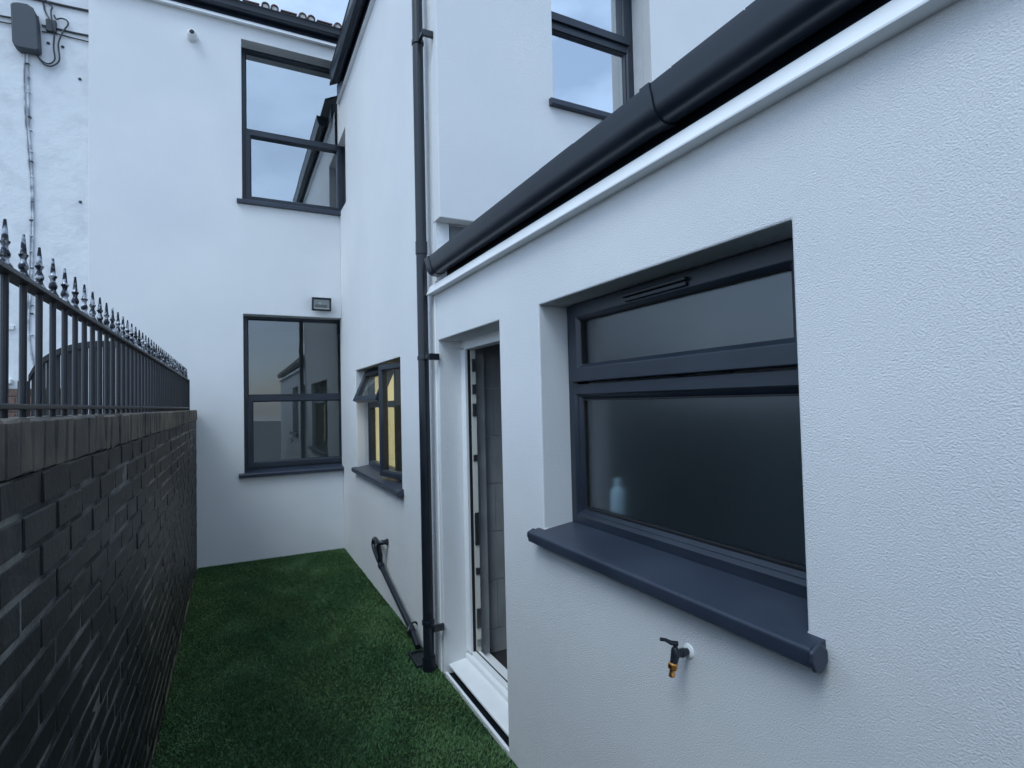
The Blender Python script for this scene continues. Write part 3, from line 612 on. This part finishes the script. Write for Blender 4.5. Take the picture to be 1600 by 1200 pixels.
# ------------------------------------------------------------------ junction box and cables on the neighbour's wall
YC = 6.757
def on(pts, y=YC): return [(x, y, z) for x, z in pts]
def smooth_path(pts, n=5):
    P = [Vector(p) for p in pts]; P = [2*P[0]-P[1]] + P + [2*P[-1]-P[-2]]; o = []
    for i in range(1, len(P)-2):
        for k in range(n):
            t_ = k/n; a, b_, c, d = P[i-1], P[i], P[i+1], P[i+2]
            o.append(0.5*((2*b_)+(c-a)*t_+(2*a-5*b_+4*c-d)*t_*t_+(3*b_-a-3*c+d)*t_**3))
    o.append(P[-2]); return o
jb = thing('junction_box', (-2.905, 6.77, 5.15), 'dark grey rounded junction box high on the old white wall', 'junction box')
outl = [(-3.018, 5.560), (-3.005, 5.585), (-2.96, 5.600), (-2.895, 5.604), (-2.850, 5.580), (-2.822, 5.520), (-2.812, 5.406), (-2.800, 5.180), (-2.820, 5.160), (-2.96, 5.155), (-2.990, 5.170), (-3.005, 5.215), (-3.012, 5.409)]
MB().prism(on(outl, 6.66), (0, 0.105, 0)).build('cover', 'box_plastic', jb, bevel=0.016, seg=3)
MB().box(-2.99, -2.83, 6.757, 6.7695, 5.20, 5.56).build('back_plate', 'box_plastic', jb)
MB().box(-2.770, -2.690, 6.735, 6.769, 5.425, 5.545).build('bracket', 'cable', jb, bevel=0.004)
def cable(pts, r, label, material='cable', n=8, extra=None):
    o = MB().tube(smooth_path(pts), r, n).build('cable', material, None, smooth=True); tag(o, label, 'cable', 'cables on the old white wall'); return o
cable(on([(-3.3, 5.715), (-3.0, 5.722), (-2.814, 5.725), (-2.62, 5.728), (-2.42, 5.736)]), 0.011, 'thick black cable running along the wall above the junction box')
cable([(-3.05, 6.2, 6.35), (-2.823, 6.70, 5.80), (-2.781, YC, 5.628), (-2.74, 6.735, 5.539), (-2.714, 6.73, 5.433)], 0.007, 'thin straight cable dropping to the bracket from above')
cable(on([(-2.79, 5.90), (-2.773, 5.739), (-2.723, 5.679), (-2.732, 5.633), (-2.723, 5.538), (-2.706, 5.435)], 6.745), 0.007, 'kinked cable coming down beside the straight one to the bracket')
cable(on([(-2.83, 5.16), (-2.825, 5.139), (-2.78, 5.103), (-2.738, 5.103), (-2.701, 5.156), (-2.71, 5.272), (-2.706, 5.413), (-2.715, 5.519)], 6.748), 0.007, 'inner looped cable from under the junction box to the bracket')
cable(on([(-2.83, 5.16), (-2.825, 5.139), (-2.78, 5.081), (-2.722, 5.080), (-2.664, 5.155), (-2.672, 5.315), (-2.639, 5.444), (-2.597, 5.532), (-2.606, 5.573), (-2.648, 5.582), (-2.69, 5.564), (-2.707, 5.597)], 6.742), 0.0075, 'outer looped cable curling over to the right of the bracket')
cable(on([(-2.805, 5.476), (-2.698, 5.475), (-2.55, 5.473), (-2.42, 5.478)]), 0.010, 'thicker horizontal cable between bracket and new render', )
cable(on([(-2.805, 5.412), (-2.706, 5.424), (-2.55, 5.418), (-2.42, 5.415)]), 0.006, 'thin horizontal cable just below the thicker one')
cable(on([(-3.3, 5.47), (-3.078, 5.479), (-3.010, 5.485)]), 0.009, 'upper short cable entering the junction box from the left')
cable(on([(-3.3, 5.415), (-3.062, 5.421), (-3.006, 5.430)]), 0.006, 'lower short cable entering the junction box from the left')
vc1 = cable(on([(-2.938, 5.165), (-2.937, 4.84), (-2.923, 4.423), (-2.882, 3.802), (-2.889, 3.177), (-2.898, 2.866), (-2.905, 2.45)], 6.762), 0.006, 'left of two painted cables running down from the junction box', 'painted_cable')
vc2 = cable(on([(-2.914, 5.165), (-2.907, 4.847), (-2.899, 4.428), (-2.868, 3.803), (-2.868, 3.179), (-2.879, 2.867), (-2.896, 2.434), (-2.857, 2.127)], 6.760), 0.009, 'right of two painted cables running down from the junction box', 'painted_cable')
for i in range(17):
    z = 5.06-i*0.165+random.uniform(-.06, .06); t_ = (5.165-z); xx = -2.910+0.040*min(1, t_/1.3)
    o = MB().box(xx-0.010+random.uniform(-.012, .004), xx+0.010, 6.745, 6.769, z-0.006, z+0.006).build('cable_clip', 'cable' if i % 3 == 0 else 'painted_cable', vc2, bevel=0.003)
for i, (xx, z) in enumerate(((-2.756, 5.315), (-2.643, 5.309), (-2.506, 5.016), (-2.50, 3.764))):
    o = MB().lathe([(0.013, 0), (0.015, 0.006), (0.004, 0.011)], (xx, 6.771, z), (0, -1, 0), 9).build('wall_plug', 'cable')
    tag(o, ['dark wall plug just right of the junction box', 'dark wall plug under the looped cable', 'dark wall plug near the new render edge below the cables', 'rusty fixing low on the old white wall near the render edge'][i], 'wall plug', 'fixings left in the old white wall')

# ------------------------------------------------------------------ downpipe
dp = thing('downpipe', (-0.064, 3.352, 0.0), 'tall black round downpipe at the corner of the house', 'downpipe')
PX, PY = -0.064, 3.352
MB().tube([(PX, PY, -0.03), (PX, PY, 2.0), (PX, PY+0.004, 3.0), (PX, PY, 5.36)], 0.034, 24).build('pipe', 'black_plastic', dp, smooth=True)
for z in (0.30, 1.955, 4.00):
    mb = MB(); mb.tube([(PX, PY, z-0.013), (PX, PY, z+0.013)], 0.0395, 24)
    mb.box(PX-0.010, PX+0.010, PY-0.115, PY-0.035, z-0.011, z+0.011); mb.box(PX-0.004, -0.001, PY-0.125, PY-0.105, z-0.020, z+0.020)
    mb.tube([(PX, PY-0.062, z+0.01), (PX, PY-0.062, z+0.03)], 0.006, 8)
    mb.build('pipe_clip', 'black_plastic', dp, bevel=0.002)
MB().tube([(PX, PY, -0.02), (PX, PY, 0.09)], 0.041, 24).build('socket', 'black_plastic', dp, smooth=True)
MB().tube([(PX, PY, 2.62), (PX, PY, 2.70)], 0.0385, 24).build('socket', 'black_plastic', dp, smooth=True)

# ------------------------------------------------------------------ kitchen waste pipe
wp = thing('waste_pipe', (-0.05, 3.7, 0.0), 'thin black sloping waste pipe low on the house wall', 'waste pipe')
XP = -0.055
MB().tube([(XP, 4.66, 0.335), (XP, 3.72, 0.095), (XP-0.005, 3.60, 0.05)], 0.020, 16).build('pipe', 'black_plastic', wp, smooth=True)
MB().tube(smooth_path([(0.004, 4.60, 0.520), (-0.05, 4.60, 0.520), (XP-0.018, 4.615, 0.508), (XP-0.014, 4.640, 0.465), (XP, 4.650, 0.40), (XP, 4.66, 0.335)]), 0.020, 16).build('elbow', 'black_plastic', wp, smooth=True)
MB().tube(smooth_path([(XP-0.018, 4.62, 0.505), (XP-0.012, 4.75, 0.515), (XP, 4.86, 0.495), (XP, 4.90, 0.455), (XP, 4.86, 0.405), (XP, 4.70, 0.345)]), 0.019, 16).build('swept_bend', 'black_plastic', wp, smooth=True)
for y_, z_ in ((4.62, 0.325), (3.76, 0.105)):
    d_ = Vector((0, 0.94, 0.24)).normalized(); a = Vector((XP, y_, z_))
    MB().tube([a-d_*0.03, a-d_*0.012, a+d_*0.012, a+d_*0.03], [0.025, 0.027, 0.027, 0.024], 16).build('coupling', 'black_plastic', wp, smooth=True)
MB().tube([(0.003, 4.60, 0.520), (-0.018, 4.60, 0.520)], 0.026, 16).build('coupling', 'black_plastic', wp, smooth=True)
MB().tube(smooth_path([(0.002, 3.80, 0.115), (-0.02, 3.79, 0.14), (XP, 3.77, 0.138), (XP-0.03, 3.745, 0.10), (-0.06, 3.74, 0.06)]), 0.007, 8).build('strap', 'black_plastic', wp, smooth=True)
gy = thing('drain_gully', (-0.10, 3.42, 0.0), 'small black drain gully in the turf at the foot of the downpipe', 'drain')
mb = MB(); q4 = lambda u, z, d: (u, z, d)
mb.ring(q4, -0.125, -0.012, 3.40, 3.62, [(0, -0.02), (0, 0.022), (0.016, 0.022), (0.018, -0.02)]); mb.build('gully_surround', 'black_plastic', gy, bevel=0.004)
MB().box(-0.108, -0.029, 3.417, 3.603, -0.02, 0.010).build('gully_grid', 'grey_seal', gy)

# ------------------------------------------------------------------ security camera
sc = thing('security_camera', (-1.516, YB, 5.69), 'small white turret security camera high on the rear wall', 'security camera')
MB().lathe([(0.052, 0), (0.054, 0.010), (0.050, 0.022), (0.047, 0.026)], (-1.516, YB+0.001, 5.665), (0, -1, 0), 24).build('base_ring', 'camera_white', sc, smooth=True)
MB().lathe([(0.045, 0.026), (0.048, 0.045), (0.046, 0.066), (0.038, 0.088), (0.030, 0.098), (0.026, 0.100)], (-1.516, YB, 5.665), (0, -1, 0.04), 24).build('turret', 'camera_white', sc, smooth=True)
MB().lathe([(0.025, 0.094), (0.025, 0.102), (0.018, 0.106), (0.006, 0.108)], (-1.516, YB, 5.665), (0, -1, 0.04), 20).build('lens', 'lens', sc, smooth=True)

# ------------------------------------------------------------------ floodlight
fl = thing('floodlight', (-0.232, YB, 2.77), 'square floodlight with dark frame on the rear wall beside the corner', 'floodlight')
mpf = YM(6.60); q5 = lambda u, z, d: (u, 6.600-d-(z-2.84)*0.16, z)
f = MB(); f.ring(q5, -0.338, -0.126, 2.768, 2.912, [(0, -0.02), (0, 0.018), (0.010, 0.022), (0.018, 0.016), (0.018, -0.02)]); f.build('housing', 'black_plastic', fl, bevel=0.002)
f = MB(); f.mbox(q5, -0.322, -0.142, 2.784, 2.896, -0.018, -0.012); f.build('reflector', 'lamp_reflector', fl)
f = MB(); f.mbox(q5, -0.322, -0.142, 2.785, 2.800, -0.012, 0.006); f.build('lower_reflector', 'camera_white', fl)
f = MB(); f.mbox(q5, -0.262, -0.236, 2.842, 2.866, -0.0115, -0.006); f.build('led_chip', 'led', fl)
f = MB(); f.mbox(q5, -0.3205, -0.1435, 2.7865, 2.8935, 0.008, 0.012); f.build('glass', 'glass_clear', fl)
f = MB(); f.mbox(q5, -0.342, -0.122, 2.9125, 2.922, -0.03, 0.022); f.build('top_edge', 'camera_white', fl, bevel=0.003)
MB().box(-0.30, -0.164, 6.612, 6.640, 2.785, 2.895).build('heat_sink', 'black_plastic', fl, bevel=0.004)
MB().box(-0.26, -0.204, 6.635, YB+0.001, 2.80, 2.86).build('bracket', 'black_plastic', fl, bevel=0.003)

# ------------------------------------------------------------------ outside tap
tp = thing('outside_tap', (0.0, 1.180, 0.94), 'small black outside tap with orange brass spout under the window', 'tap')
T = Vector((0, 1.180, 0.953))
def tv_(a): return tuple(T+Vector((a[0]*0.85, a[1]*0.75, a[2]*0.75)))
MB().lathe([(0.020, 0), (0.019, 0.005), (0.012, 0.008)], tv_((0.002, 0, 0)), (-1, 0, 0), 20).build('wall_plate', 'white_trim', tp, smooth=True)
mb = MB(); mb.tube([tv_((0, 0, 0)), tv_((-0.020, 0, 0)), tv_((-0.022, 0, 0)), tv_((-0.036, 0, 0)), tv_((-0.038, 0, 0)), tv_((-0.070, 0, 0))], [0.00936, 0.00936, 0.01248, 0.01248, 0.01014, 0.00936], 12)
mb.tube([tv_((-0.060, 0, 0.028)), tv_((-0.060, 0, 0.018)), tv_((-0.060, 0, 0)), tv_((-0.066, 0, -0.020)), tv_((-0.070, 0, -0.030))], [0.00780, 0.01170, 0.01287, 0.01092, 0.01014], 12)
mb.build('tap_body', 'black_plastic', tp, smooth=True)
mb = MB(); mb.tube([tv_((-0.060, 0, 0.026)), tv_((-0.060, 0, 0.040))], 0.0055, 10)
mb.tube([tv_((-0.052, -0.004, 0.040)), tv_((-0.072, 0.006, 0.045)), tv_((-0.088, 0.015, 0.056)), tv_((-0.104, 0.022, 0.060))], [0.00702, 0.00624, 0.00468, 0.00507], 10)
mb.build('lever', 'black_plastic', tp, smooth=True)
mb = MB(); mb.tube([tv_((-0.070, 0, -0.026)), tv_((-0.071, 0, -0.030)), tv_((-0.073, 0, -0.046)), tv_((-0.074, 0, -0.050)), tv_((-0.075, 0, -0.052))], [0.01209, 0.01365, 0.01365, 0.01170, 0.00819], 6)
mb.build('spout_nut', 'brass', tp, bevel=0.001)
MB().tube([tv_((-0.075, 0, -0.050)), tv_((-0.077, 0, -0.062)), tv_((-0.0775, 0, -0.066)), tv_((-0.079, 0, -0.074))], [0.00741, 0.00741, 0.00858, 0.00819], 14).build('hose_tail', 'brass', tp, smooth=True)

# ------------------------------------------------------------------ things indoors
bt = thing('shampoo_bottle', (0.246, 1.795, BW[2]+0.02), 'blurred white bottle standing behind the frosted window', 'bottle')
MB().lathe([(0.030, 0), (0.032, 0.006), (0.032, 0.13), (0.026, 0.150), (0.014, 0.158), (0.014, 0.165)], (0.246, 1.795, BW[2]+0.0205), (0,0,1), 18).build('bottle_body', 'bottle', bt, smooth=True)
MB().lathe([(0.015, 0), (0.015, 0.022), (0.013, 0.025)], (0.246, 1.795, BW[2]+0.186), (0,0,1), 14).build('bottle_cap', 'bottle', bt, smooth=True)
kl = thing('ceiling_lamp', (1.5, 5.3, 2.30), 'warm lit ceiling lamp inside the kitchen', 'lamp')
MB().lathe([(0.17, 0), (0.17, 0.02)], (1.5, 5.3, 2.327), (0,0,1), 24).build('lamp_base', 'camera_white', kl)
MB().lathe([(0.15, 0.05), (0.15, 0.02), (0.12, 0.0), (0.02, -0.01)], (1.5, 5.3, 2.275), (0,0,1), 24).build('diffuser', 'kitchen_lamp', kl, smooth=True)

bpy.context.view_layer.update()
